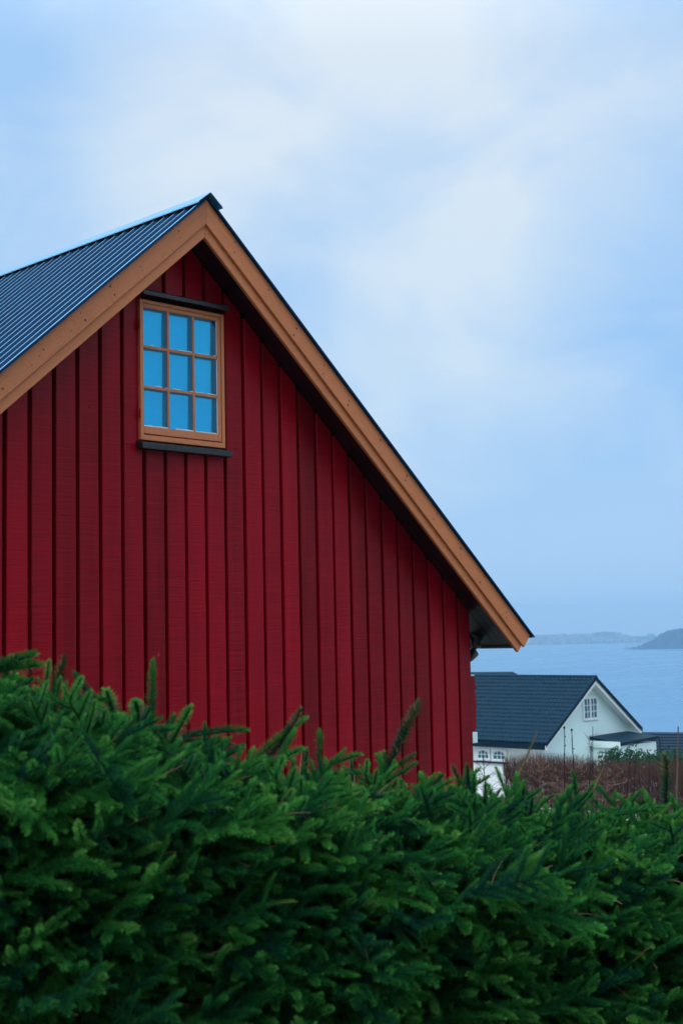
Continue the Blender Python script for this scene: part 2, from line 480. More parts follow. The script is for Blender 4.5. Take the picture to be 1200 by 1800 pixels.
def board(xa, xb, za, top):
    "top: None follows the roof, else a height"
    prof = [(xa, RB), (xa, -RB + C), (xa + C, -RB), (xb - C, -RB), (xb, -RB + C), (xb, RB)]
    jx = rnd.uniform(-0.0012, 0.0012); jy = rnd.uniform(-0.002, 0.002)
    prof = [(x + jx, y + (jy if y < 0 else 0)) for x, y in prof]
    tz = [(rake(x, -0.003) if top is None else top) for x, y in prof]
    b_ = MB().prism([(x, y, za) for x, y in prof], [(x, y, z) for (x, y), z in zip(prof, tz)])
    return b_.build('board', M_RED, house)


HEAD_T, SILL_B = WZ2 + 0.075, WZ1 - 0.068
k0 = math.floor(XL / SP)
for k in range(k0, 25):
    xa, xb = k * SP + GAP, (k + 1) * SP - GAP
    if k == k0: xa = XL
    if k == 24: xb = XR
    if xb - xa < 0.03: continue
    if xa < X0 < xb:   # the board under the apex: keep it whole, two-sided top
        pass
    if k in (6, 7, 8, 9):
        board(xa, xb, ZB, SILL_B + 0.02); board(xa, xb, HEAD_T - 0.03, None)
    elif k == 5:
        board(xa, xb, ZB, None)
    else:
        board(xa, xb, ZB, None)

# nail heads in the boards, in uneven rows
bn = MB(); rb_ = random.Random(9)
for k in range(k0, 25):
    z = ZB + .3 + rb_.uniform(0, .2)
    while z < rake(max(XL, (k + .5) * SP)) - .15:
        x = (k + rb_.uniform(.25, .75)) * SP
        if not (WX1 - .05 < x < WX2 + .05 and SILL_B - .05 < z < HEAD_T + .05) and XL + .02 < x < XR - .02 and rb_.random() < .8:
            q_ = rb_.uniform(.0025, .0042); bn.prism([(x + q_ * math.cos(a * math.pi / 3), -RB + .0015, z + q_ * math.sin(a * math.pi / 3)) for a in range(6)], [(x + q_ * math.cos(a * math.pi / 3), -RB - .004, z + q_ * math.sin(a * math.pi / 3)) for a in range(6)])
        z += rb_.uniform(.5, .66)
bn.build('nail_heads', plain('painted_nail', (0.07, 0.004, 0.006), 0.7), house)['kind'] = 'stuff'

# window
win = bpy.data.objects.new('window', None); COL.objects.link(win); win.parent = house
win.matrix_parent_inverse = Matrix.Translation(house.location).inverted(); win.location = ((WX1 + WX2) / 2, 0, WZ1)
SX1, SX2, SZ1, SZ2 = WX1 + 0.026, WX2 - 0.050, WZ1 + 0.052, WZ2 - 0.036
PX1, PX2, PZ1, PZ2 = SX1 + 0.004, SX2 - 0.004, SZ1 + 0.034, SZ2 - 0.012   # daylight of the sash
yf = -0.046
fr = MB()
fr.box((WX1, yf, WZ1), (WX1 + 0.024, 0.10, WZ2)); fr.box((WX2 - 0.024, yf, WZ1), (WX2, 0.10, WZ2))
fr.box((WX1 + .024, yf, WZ2 - 0.022), (WX2 - .024, 0.10, WZ2)); fr.box((WX1 + .024, yf, WZ1), (WX2 - .024, 0.10, WZ1 + 0.032))
bevel(fr.build('frame', M_WINO, win), 0.002)
sf = MB(); ys = -0.040
sx1, sx2, sz1, sz2 = WX1 + 0.0245, WX2 - 0.0265, WZ1 + 0.040, WZ2 - 0.0225
sf.box((sx1, ys, sz1), (PX1, 0.02, sz2)); sf.box((PX2, ys, sz1), (sx2, 0.02, sz2))
sf.box((PX1, ys, PZ2), (PX2, 0.02, sz2)); sf.box((PX1, ys, sz1), (PX2, 0.02, PZ1))
bevel(sf.build('sash', M_WINO, win), 0.003)
BW = 0.018; pw = (PX2 - PX1 - 2 * BW) / 3; ph = (PZ2 - PZ1 - 2 * BW) / 3
for i in (1, 2):
    x = PX1 + i * pw + (i - 1) * BW
    bevel(MB().box((x, ys + .002, PZ1), (x + BW, -0.012, PZ2)).build('glazing_bar', M_WINO, win), 0.003)
for j in (1, 2):
    z = PZ1 + j * ph + (j - 1) * BW
    bevel(MB().box((PX1, ys + .004, z), (PX2, -0.013, z + BW)).build('glazing_bar', M_WINO, win), 0.003)
pane_me = MB().box((0, -0.0015, 0), (pw + .004, 0.0015, ph + .004)).mesh('pane', M_GLASS0)
inner_me = MB().box((-pw / 2 - .002, -0.0015, -ph / 2 - .002), (pw / 2 + .002, 0.0015, ph / 2 + .002)).mesh('inner_pane', M_GLASS)
putty = MB()
rp = random.Random(3)
for i in range(3):
    for j in range(3):
        x = PX1 + i * (pw + BW) - .003; z = PZ1 + j * (ph + BW) - .003
        o = link('pane', pane_me, win); o.location = Vector((x + .001, -0.033, z + .001))
        o = link('inner_pane', inner_me, win); o.location = Vector((x + .003 + pw / 2, -0.004, z + .003 + ph / 2))
        o.rotation_euler = (R(1.6 + rp.uniform(-.35, .35) - .6), 0, R(-2.2 + rp.uniform(-.9, .7)))
        for q0, q1 in (((x + pw - .001, -.0315, z), (x + pw + .0055, -.0085, z + ph + .006)), ((x + .002, -.0315, z + ph - .001), (x + pw - .0015, -.0085, z + ph + .0055))):
            MB().box(q0, q1).build('spacer_bar', M_INBAR, win)
        strips = 3 if j == 0 or i > 0 else 1
        xa = x + .003
        while xa < x + pw - .004:
            l = min(rp.uniform(0.012, 0.05), x + pw + .003 - xa)
            if rp.random() < (0.95 if j == 0 else 0.75 if i > 0 else 0.5):
                hgt = rp.uniform(0.003, 0.008) if j == 0 else rp.uniform(0.002, 0.006)
                putty.box((xa, -0.0385, z + .003), (xa + l, -0.0348, z + .003 + hgt))
            xa += l
        if i == 2:
            putty.box((x + pw - .003, -0.0385, z + .01), (x + pw + .001, -0.0348, z + ph))
putty.build('putty', M_PUTTY, win)['kind'] = 'stuff'
MB().box((WX1 + .025, 0.012, WZ1 + .035), (WX2 - .025, 0.016, WZ2 - .025)).build('blind', M_BLIND, win)
for z in (WZ1 + 0.16, WZ2 - 0.16):
    MB().tube([(WX1 - .006, -0.045, z - .028), (WX1 - .006, -0.045, z + .028)], 0.006, 8).build('hinge', M_RED, win)
# drip board over the window and sill board under it, both black
hd = MB(); hx1, hx2 = WX1 - 0.012, WX2 + 0.010
prof = [(-RB + .001, WZ2 + 0.075), (-0.098, WZ2 + 0.045), (-0.098, WZ2 + 0.016), (-RB + .001, WZ2 + 0.036)]
hd.prism([(hx1, y, z) for y, z in prof], [(hx2, y, z) for y, z in prof])
bevel(hd.build('drip_board', M_BLACKW, win), 0.003)
sl = MB(); prof = [(-RB + .001, WZ1 - 0.004), (-0.088, WZ1 - 0.022), (-0.088, WZ1 - 0.058), (-RB + .001, WZ1 - 0.058)]
sl.prism([(WX1 - 0.02, y, z) for y, z in prof], [(WX2 + 0.024, y, z) for y, z in prof])
bevel(sl.build('sill_board', M_BLACKW, win), 0.003)

# ---- roof
SLOPE = 4.043                       # length of a rake from the apex line
def rk(side, along, perp, y):
    "point on a roof slope: side -1 left, +1 right"
    return (X0 + side * (along * CA + perp * SA), y, Z0 - along * SA + perp * CA)


def slab(mb, side, a0, a1, p0, p1, ya, yb, mitre=True):
    "board lying in the slope; mitred on the centre line when a0 is 0"
    def a(p): return -p * TA if (mitre and a0 == 0) else a0
    lo = [rk(side, a(p0), p0, ya), rk(side, a1, p0, ya), rk(side, a1, p1, ya), rk(side, a(p1), p1, ya)]
    hi = [(x, yb, z) for x, y, z in lo]
    return mb.prism(lo, hi)


BT = 0.1190                         # bargeboard width
for sd_ in (-1, 1):
    bevel(slab(MB(), sd_, 0, SLOPE, 0.0, BT, -OH, -OH + 0.018).build('bargeboard', M_OCHRE[sd_], house), 0.003)
    bevel(slab(MB(), sd_, 0, SLOPE - 0.015, -0.060, 0.02, -OH + 0.0185, -OH + 0.044).build('lower_bargeboard', M_OCHRE[sd_], house), 0.003)
    # underside planks run up the slope
    ya = -OH + 0.0445
    npl = 3; pwid = (0 - ya - 0.025) / npl
    for i in range(npl):
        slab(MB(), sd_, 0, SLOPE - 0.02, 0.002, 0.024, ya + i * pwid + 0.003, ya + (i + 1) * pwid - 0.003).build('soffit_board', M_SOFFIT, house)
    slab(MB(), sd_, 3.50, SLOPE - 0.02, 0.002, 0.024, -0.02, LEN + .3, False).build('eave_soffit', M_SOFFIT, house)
    slab(MB(), sd_, SLOPE - 0.019, SLOPE + 0.005, -0.004, BT - 0.002, -OH + 0.0445, LEN + .3, False).build('fascia', M_BLACKW, house)
    # deck below the sheet
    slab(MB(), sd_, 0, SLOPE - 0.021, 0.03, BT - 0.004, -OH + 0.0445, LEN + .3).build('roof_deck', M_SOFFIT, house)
    # profiled steel sheet
    rs = MB(); RP = 0.1035
    y = -OH - 0.020
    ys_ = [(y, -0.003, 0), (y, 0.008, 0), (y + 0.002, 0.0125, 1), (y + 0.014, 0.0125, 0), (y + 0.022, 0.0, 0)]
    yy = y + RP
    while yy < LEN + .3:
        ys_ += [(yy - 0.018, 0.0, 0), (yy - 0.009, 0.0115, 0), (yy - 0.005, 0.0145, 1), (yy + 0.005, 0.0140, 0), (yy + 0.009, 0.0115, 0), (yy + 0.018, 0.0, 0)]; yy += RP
    pB = BT + 0.001
    for top in (True, False):
        for (q, h, _) in ys_:
            rs.v.append(rk(sd_, -0.072 if top else SLOPE + 0.03, pB + h, q))
    n_ = len(ys_)
    for i in range(n_ - 1):
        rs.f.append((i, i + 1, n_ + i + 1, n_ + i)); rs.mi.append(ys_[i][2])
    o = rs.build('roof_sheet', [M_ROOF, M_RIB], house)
    md = o.modifiers.new('thick', 'SOLIDIFY'); md.thickness = 0.0012; md.offset = 0
# ridge cap: two shallow wings and a rolled top
cp = MB(); CW = 0.112; yA, yB = -OH - 0.045, LEN + .3
zt = 2.566
ang = AL - R(5)
wing = [(-CW * math.cos(ang) - .006, zt - CW * math.sin(ang) - .012), (-CW * math.cos(ang), zt - CW * math.sin(ang)), (-0.012, zt - 0.004), (0, zt + .004), (0.012, zt - 0.004),
        (CW * math.cos(ang), zt - CW * math.sin(ang)), (CW * math.cos(ang) + .006, zt - CW * math.sin(ang) - .012)]
nn = len(wing)
cp.add([(X0 + x, yA, z) for x, z in wing] + [(X0 + x, yB, z) for x, z in wing], [(i, i + 1, nn + i + 1, nn + i) for i in range(nn - 1)])
o = cp.build('ridge_cap', M_CAP, house); md = o.modifiers.new('thick', 'SOLIDIFY'); md.thickness = 0.003; md.offset = 0
sc_ = MB()
yy = -OH - 0.022 + 0.1035
while yy < 4:
    for sd_ in (-1,):
        c_ = Vector(rk(sd_, 0.012, BT + 0.022, yy)); sc_.box(c_ - Vector((.008, .007, .006)), c_ + Vector((.008, .007, .006)))
    yy += 0.1035
sc_.build('screw_heads', M_PVC, house)['kind'] = 'stuff'
# dark nail heads along the bargeboards
nb = MB(); rn = random.Random(12)


def nail(sd_, a, pp, r, y):
    c_ = Vector(rk(sd_, a, pp, y)); ring = [(c_.x + r * math.cos(q * math.pi / 4), y, c_.z + r * math.sin(q * math.pi / 4) * rn.uniform(.8, 1.4)) for q in range(8)]
    nb.prism(ring, [(x, y - 0.0015, z) for x, _, z in ring])


for sd_ in (-1, 1):
    a = 0.22
    while a < 3.9:
        nail(sd_, a, rn.uniform(.06, .10), rn.uniform(.0035, .007), -OH)
        nail(sd_, a + rn.uniform(-.02, .05), rn.uniform(.02, .05), rn.uniform(.003, .0065), -OH)
        if rn.random() < .35: nail(sd_, a + .12, rn.uniform(.02, .09), .0035, -OH)
        a += rn.uniform(.26, .42)
nb.build('nail_heads', plain('rust_nail', (0.05, 0.032, 0.03), 0.8), house)['kind'] = 'stuff'

# downpipe bend beside the wall corner, casing and block on the side wall
dp = MB()
dp.tube([(4.10, 0.40, -0.06), (4.15, 0.26, -0.09), (4.19, 0.15, -0.15), (4.20, 0.11, -0.22), (4.195, 0.10, -0.27), (4.165, 0.10, -0.315), (4.11, 0.10, -0.345), (4.05, 0.10, -0.365), (4.022, 0.10, -0.42), (4.02, 0.10, -0.5), (4.02, 0.10, ZB)], 0.04, 14)
dp.build('downpipe', M_PVC, house, True)
sb = MB(); out = []
zs = np.linspace(-0.49, -0.905, 40)
for i, z in enumerate(zs):
    f = i / 39
    o_ = 0.036 + 0.006 * math.sin(f * 17) + (0.022 if 0.16 < f < 0.24 else 0)
    if 0.30 < f < 0.75: o_ = 0.040 + 0.008 * math.sin((f - 0.3) / 0.45 * math.pi)
    out.append((XR + .030 + o_, z))
poly = [(XR + .001, zs[0])] + out + [(XR + .001, zs[-1])]
sb.prism([(x, 0.03, z) for x, z in poly], [(x, 0.0, z) for x, z in poly])
sb.build('scalloped_trim', M_RED, house)
bevel(MB().box((XR + .001, -0.004, -0.488), (XR + .065, 0.06, -0.478)).build('trim_cap', M_PALE, house), .002)
bevel(MB().box((XR + .001, -0.01, -0.99), (XR + .072, 0.08, -0.908)).build('pale_block', M_PALE, house), .004)

# ------------------------------------------------------------------ white house down the slope
AY = 42.584; AX, AZ = 66.87, -3.10
SL = 0.700                          # slope tangent
wh = thing('white_house', (66.5, AY + 5, -10.3), 'white weatherboard house with dark tiled roof below the red house', 'house')


def wz(x, off=0.0): return AZ - abs(x - AX) * SL + off


XE_L, XE_R = 61.62, 71.72
YB_ = 60.0
CSL = 1 / math.sqrt(1 + SL * SL)
# tiles: courses of interlocking pantiles on the near slope
tl = MB(); run = (AX - XE_L) / CSL; ncourse = 17; exp_ = run / ncourse; colw = 0.30; ncol = int((YB_ - AY + .15) / colw)
pr4 = [(0.0, 0.0), (0.10, 0.045), (0.20, 0.05), (0.26, 0.012), (0.30, 0.0)]
for c in range(ncourse):
    a0, a1 = c * exp_, (c + 1) * exp_ + 0.04
    row0, row1, rowf = [], [], []
    for kx in range(ncol):
        jit = rnd.uniform(-0.006, 0.006)
        for (dy, dz) in pr4[:-1]:
            y = AY - 0.15 + kx * colw + dy
            h0, h1 = 0.03 + dz + jit, 0.075 + dz + jit
            row0.append((AX - a0 * CSL, y, AZ - a0 * CSL * SL + h0 / CSL)); row1.append((AX - a1 * CSL, y, AZ - a1 * CSL * SL + h1 / CSL))
            rowf.append((AX - a1 * CSL, y, AZ - a1 * CSL * SL + (h1 - 0.045) / CSL))
    n = len(row0); o0 = len(tl.v); tl.v += row0 + row1 + rowf
    for i in range(n - 1):
        tl.f += [(o0 + i, o0 + i + 1, o0 + n + i + 1, o0 + n + i), (o0 + n + i, o0 + n + i + 1, o0 + 2 * n + i + 1, o0 + 2 * n + i)]
        tl.mi += [0, 0]
o = tl.build('roof_tiles', M_TILE, wh); o['kind'] = 'stuff'
# roof body, verge tiles, ridge tiles
rb = MB()
th = 0.16
poly = [(XE_L, wz(XE_L)), (AX, AZ), (XE_R, wz(XE_R)), (XE_R, wz(XE_R) - th), (AX, AZ - th * 1.2), (XE_L, wz(XE_L) - th)]
rb.prism([(x, AY - .02, z) for x, z in poly], [(x, YB_, z) for x, z in poly])
rb.build('roof', M_TILE2, wh)
vt = MB()
for side, xe in ((-1, XE_L), (1, XE_R)):
    L_ = abs(xe - AX) / CSL; nv = int(L_ / 0.31)
    for i in range(nv + 1):
        a = i * L_ / (nv + 1); b_ = a + L_ / (nv + 1) + .03
        p0, p1 = Vector((AX + side * a * CSL, 0, AZ - a * CSL * SL)), Vector((AX + side * b_ * CSL, 0, AZ - b_ * CSL * SL))
        lo = [(p0.x, p0.z + .03), (p1.x, p1.z + .06), (p1.x, p1.z - .16), (p0.x, p0.z - .13)]
        vt.prism([(x, AY - .19, z) for x, z in lo], [(x, AY - .15, z) for x, z in lo])
        lo = [(p0.x, p0.z + .07), (p1.x, p1.z + .11), (p1.x, p1.z + .05), (p0.x, p0.z + .01)]
        vt.prism([(x, AY - .20, z) for x, z in lo], [(x, AY + .05, z) for x, z in lo])
vt.build('verge_tiles', M_TILE, wh)['kind'] = 'stuff'
rg = MB(); y = AY - .2
while y < YB_:
    rg.tube([(AX, y, AZ + .03), (AX, y + .40, AZ + .045)], [0.13, 0.115], 8); y += 0.36
rg.build('ridge_tiles', M_TILE, wh)['kind'] = 'stuff'
# white bargeboards
for side, xe in ((-1, XE_L), (1, XE_R)):
    q = [(AX, AZ - .13), (xe, wz(xe) - .13), (xe, wz(xe) - .36), (AX, AZ - .40)]
    MB().prism([(x, AY - .12, z) for x, z in q], [(x, AY - .07, z) for x, z in q]).build('white_bargeboard', M_WHITE, wh)
    q = [(AX, AZ - .30), (xe - side * .05, wz(xe - side * .05) - .30), (xe - side * .05, wz(xe - side * .05) - .34), (AX, AZ - .34)]
    MB().prism([(x, AY - .068, z) for x, z in q], [(x, AY + .46, z) for x, z in q]).build('verge_soffit', M_WHITE, wh)
# gable wall of lapped weatherboards
YW = AY + 0.45
WLX, WRX = 62.10, 71.30
gw = MB(); z = -10.4; lap = 0.165
while z < AZ - .33:
    zt_ = min(z + lap, AZ - .32)
    xl = max(WLX, AX - (AZ - .28 - z) / SL); xr = min(WRX, AX + (AZ - .28 - z) / SL)
    xl2 = max(WLX, AX - (AZ - .28 - zt_) / SL); xr2 = min(WRX, AX + (AZ - .28 - zt_) / SL)
    gw.prism([(xl, YW - .045, z), (xr, YW - .045, z), (xr2, YW - .010, zt_), (xl2, YW - .010, zt_)], [(xl, YW + .05, z), (xr, YW + .05, z), (xr2, YW + .05, zt_), (xl2, YW + .05, zt_)])
    z = zt_
gw.build('weatherboards', M_PALE, wh)['kind'] = 'stuff'
bw = MB(); bw.box((WLX + .02, YW + .052, -10.6), (WLX + .2, YB_ - .3, wz(WLX) - .17)); bw.box((WRX - .2, YW + .052, -10.6), (WRX - .02, YB_ - .3, wz(WRX) - .17))
bw.box((WLX + .2, YB_ - .5, -10.6), (WRX - .2, YB_ - .3, -6.9))
bw.build('wall', M_WHITE, wh)
# eave fascia + gutter on the near side
MB().box((XE_L - .02, AY - .05, wz(XE_L) - .34), (XE_L + .03, YB_, wz(XE_L) - .06)).build('eave_gutter', M_TILE2, wh)
MB().box((XE_L + .035, AY - .05, wz(XE_L) - .37), (WLX + .1, YB_, wz(XE_L) - .335)).build('eave_soffit', M_WHITE, wh)


def far_window(name, lo, hi, nx, nz, axis, parent, mullion=0.10, arched=False):
    "white framed window; axis 'y' faces -y, 'x' faces -x. lo/hi are (along, z)"
    (a0, z0), (a1, z1) = lo, hi
    def P(a, dep, z): return (a, YW - .02 - dep, z) if axis == 'y' else (WLX - dep, a, z)
    w_ = bpy.data.objects.new(name, None); COL.objects.link(w_); w_.parent = parent
    w_.matrix_parent_inverse = Matrix.Translation(parent.location).inverted(); w_.location = P((a0 + a1) / 2, 0, z0)
    def bx(mb, s0, s1, d0, d1, q0, q1):
        p, q = P(s0, d0, q0), P(s1, d1, q1)
        mb.box(tuple(min(i, j) for i, j in zip(p, q)), tuple(max(i, j) for i, j in zip(p, q)))
    f = MB(); b0 = 0.13
    bx(f, a0, a1, 0, .10, z0, z0 + b0); bx(f, a0, a1, 0, .10, z1 - b0, z1); bx(f, a0, a0 + b0, 0, .10, z0 + b0, z1 - b0); bx(f, a1 - b0, a1, 0, .10, z0 + b0, z1 - b0)
    gx0, gx1, gz0, gz1 = a0 + b0, a1 - b0, z0 + b0, z1 - b0
    cell = (gx1 - gx0) / nx; cz = (gz1 - gz0) / nz
    for i in range(1, nx):
        wdt = mullion if (nx % 2 == 0 and i == nx // 2) else 0.035
        bx(f, gx0 + i * cell - wdt / 2, gx0 + i * cell + wdt / 2, .02, .09, gz0, gz1)
    for j in range(1, nz):
        bx(f, gx0, gx1, .025, .085, gz0 + j * cz - .02, gz0 + j * cz + .02)
    if arched:   # corner fillets that turn the head into a shallow arch
        for s, e in ((gx0, 1), (gx1, -1)):
            pts = [(s, gz1)] + [(s + e * (gx1 - gx0) / 2 * q, gz1 - (1 - math.sqrt(max(0, 1 - (1 - q) ** 2))) * (gz1 - gz0) * .55) for q in np.linspace(0, 1, 8)]
            f.prism([P(a, .03, z) for a, z in pts], [P(a, .095, z) for a, z in pts])
    f.build('frame', M_WHITE, w_)
    for i in range(nx):
        for j in range(nz):
            g_ = MB(); bx(g_, gx0 + i * cell + .01, gx0 + (i + 1) * cell - .01, .03, .045, gz0 + j * cz + .01, gz0 + (j + 1) * cz - .01)
            g_.build('pane', M_GLASS2, w_)
    return w_


far_window('window', (66.15, -5.69), (67.72, -4.27), 4, 3, 'y', wh, 0.14)
sw = MB(); sw.box((WLX - .10, 45.75, -8.12), (WLX - .002, 48.3, -8.04)); sw.build('sill_strip', M_TILE2, wh)
far_window('arched_window', (46.99, -7.98), (48.06, -7.25), 3, 2, 'x', wh, 0.05, True)
far_window('arched_window', (45.72, -7.98), (46.85, -7.25), 3, 2, 'x', wh, 0.05, True)
# rear wing ridge showing above the main roof
rw = MB(); poly = [(50.75, -2.86), (49.6, -3.65), (58, -3.9), (58, -2.95)]
rw.prism([(AX + 0.9, 58, -4.0), (AX + 0.9, 49.9, -4.0), (AX + 4.5, 49.9, -4.0), (AX + 4.5, 58, -4.0)], [(AX + 2.6, 58, -2.92), (AX + 2.6, 50.9, -2.86), (AX + 2.65, 50.9, -2.86), (AX + 2.65, 58, -2.92)])
rw.build('rear_wing_roof', M_TILE, wh)
# flat-roofed annex in front of the gable
an = MB(); AXL, AXR, AYF = 66.76, 70.95, 40.74
an.prism([(AXL, AYF, -7.16), (AXR, AYF, -7.00), (AXR, YW - .05, -6.79), (AXL, YW - .05, -6.86)], [(AXL, AYF, -6.99), (AXR, AYF, -6.84), (AXR, YW - .05, -6.62), (AXL, YW - .05, -6.69)])
an.build('annex_roof', M_FELT, wh)
aw = MB(); aw.box((AXL + .12, AYF + .12, -10.6), (AXR - .12, YW - .05, -7.18)); aw.build('annex_wall', M_PALE, wh)
af = MB(); af.box((AXL - .03, AYF + .02, -7.32), (AXL - .004, YW - .06, -6.93)); af.build('annex_fascia', M_PALE, wh)
MB().tube([(AXR + .05, AYF - .05, -6.9), (AXR + .05, AYF - .05, -7.8)], 0.05, 8).build('downpipe', M_PVC, wh)

# dark roofed neighbour farther down on the right
nh = thing('dark_roofed_house', (99, 45, -14), 'low house with dark slate-blue roof half hidden behind the white house', 'house')
RC = at(1120, 1287, 118); RD = at(1330, 1289, 112); RB1 = at(1330, 1345, 104); RB0 = at(1120, 1345, 110)
zt2, zb2 = RC.z, RB0.z
nr = MB()
nrow = 11
for i in range(nrow):
    f0, f1 = i / nrow, (i + 1) / nrow
    l0, l1 = RC.lerp(RB0, f0), RC.lerp(RB0, f1); r0, r1 = RD.lerp(RB1, f0), RD.lerp(RB1, f1)
    up_ = Vector((0, 0, .09)); dn = Vector((0, 0, .02))
    nr.add([l0 + dn, r0 + dn, r1 + up_, l1 + up_, r1 - dn * 2, l1 - dn * 2], [(0, 1, 2, 3), (3, 2, 4, 5)])
nr.build('roof_tiles', M_TILE2, nh)['kind'] = 'stuff'
bk = Vector((FH.x, FH.y, 0)) * 9
nr = MB(); nr.prism([RC, RD, RB1, RB0], [RC + Vector((0, 0, -.3)), RD + Vector((0, 0, -.3)), RB1 + Vector((0, 0, -.3)), RB0 + Vector((0, 0, -.3))])
nr.add([RC, RD, RD + bk + Vector((0, 0, -4)), RC + bk + Vector((0, 0, -4))], [(0, 1, 2, 3)]); nr.build('roof', M_TILE2, nh)
nw = MB(); ins = Vector((FH.x, FH.y, 0)) * .6
q = [RB0 + ins, RB1 + ins, RD + bk * .9, RC + bk * .9]
nw.prism([Vector((v.x, v.y, -17)) for v in q], [Vector((v.x, v.y, zb2 - .2)) for v in q]); nw.build('wall', M_WHITE, nh)

# ------------------------------------------------------------------ vegetation in the middle distance
def set_tint(me, vals):
    a = me.attributes.new('tint', 'FLOAT', 'FACE'); a.data.foreach_set('value', vals)


def leaf_ball(name, centre, size, n, mat, label, cat, group=None, seed=1, leaf=0.12):
    r = random.Random(seed); lb = MB(); tv = []
    for i in range(n):
        d = Vector((r.gauss(0, 1), r.gauss(0, 1), r.gauss(0, 1))).normalized(); rad = r.random() ** 0.4
        rad *= 0.8 + 0.35 * math.sin(d.x * 4 + seed) * math.sin(d.y * 5 + d.z * 4)
        c_ = Vector(centre) + Vector((d.x * size[0], d.y * size[1], d.z * size[2])) * rad
        a = Vector((r.uniform(-1, 1), r.uniform(-1, 1), r.uniform(-.3, 1))).normalized() * leaf * r.uniform(.6, 1.4); b_ = a.cross(Vector((r.uniform(-1, 1), r.uniform(-1, 1), r.uniform(-1, 1)))).normalized() * leaf * .4
        lb.add([c_ - a, c_ + b_, c_ + a, c_ - b_], [(0, 1, 2, 3)]); tv.append(r.random())
    root = thing(name, (centre[0], centre[1], centre[2] - size[2]), label, cat, group)
    o = lb.build('foliage', mat, root); set_tint(o.data, tv)
    st = MB()
    for i in range(6):
        e = Vector(centre) + Vector((r.uniform(-.6, .6) * size[0], r.uniform(-.6, .6) * size[1], r.uniform(-.2, .6) * size[2]))
        st.tube([(centre[0] + r.uniform(-.1, .1), centre[1] + r.uniform(-.1, .1), centre[2] - size[2] * 1.3), e], [.05, .015], 5)
    st.build('stem', M_BARK, root); return root


c_ = at(1078, 1334, 80); leaf_ball('evergreen_bush', c_, (1.3, 1.0, .8), 700, M_BUSH, 'small dark evergreen bush at the left corner of the flat-roofed annex', 'bush', 'evergreen bushes below the annex', 2)
c_ = at(1116, 1341, 78); leaf_ball('evergreen_bush', c_, (1.4, 1.0, 1.0), 900, M_BUSH, 'broad dark evergreen bush in front of the flat-roofed annex', 'bush', 'evergreen bushes below the annex', 5)
c_ = at(1150, 1341, 77); leaf_ball('evergreen_bush', c_, (1.2, .9, .8), 800, M_BUSH, 'evergreen bush at the right end of the annex wall', 'bush', 'evergreen bushes below the annex', 8)
c_ = at(1180, 1338, 82); leaf_ball('evergreen_bush', c_, (1.5, 1.0, .9), 800, M_BUSH, 'evergreen bush beside the wooden stake, right of the annex', 'bush', 'evergreen bushes below the annex', 11)

# clipped leafless hedge
hA, hB = at(884, 1318, 42), at(1480, 1348, 35)
hr = random.Random(21); hb = MB(); tv = []
dirv = (hB - hA); dirv.z = 0; Lh = dirv.length; dirv.normalize(); nrm = Vector((-dirv.y, dirv.x, 0))
root = thing('bare_hedge', (hA + hB) / 2 - Vector((0, 0, 1.6)), 'clipped leafless reddish brown hedge in front of the white house', 'hedge')
NT = 26000
for i in range(NT):
    s = hr.random() * Lh; f = s / Lh
    ztop = hA.z + (hB.z - hA.z) * f + 0.04 * math.sin(s * 1.3) + hr.gauss(0, .035)
    hh = 0.25 + hr.random() * 1.5; z1 = ztop - hr.random() ** 1.3 * 1.25; z0_ = z1 - hr.uniform(.25, .7)
    w_ = hr.uniform(-.42, .42)
    if s < 1.2: w_ *= s / 1.2; z1 -= hr.random() * (1.2 - s) * .3
    b0 = hA + dirv * s + nrm * w_; b0.z = z0_
    lean = Vector((hr.gauss(0, .10), hr.gauss(0, .10), 0)); e = b0 + lean; e.z = z1
    wd = hr.uniform(.003, .007); sd2 = Vector((hr.uniform(-1, 1), hr.uniform(-1, 1), 0)).normalized() * wd; s3 = Vector((-sd2.y, sd2.x, 0))
    hb.add([b0 - sd2, b0 + sd2, b0 + s3, e], [(0, 1, 3), (1, 2, 3), (2, 0, 3)]); tv += [hr.random()] * 3
o = hb.build('twigs', M_TWIG, root); set_tint(o.data, tv); o['kind'] = 'stuff'
ht = MB()
for i in range(int(Lh / .35)):
    b0 = hA + dirv * (i * .35 + hr.uniform(-.1, .1)); b0.z = hA.z - 1.75
    e = b0 + Vector((hr.gauss(0, .1), hr.gauss(0, .1), 1.2)); ht.tube([b0, e], [.03, .012], 4)
ht.build('trunks', M_TWIG, root)['kind'] = 'stuff'


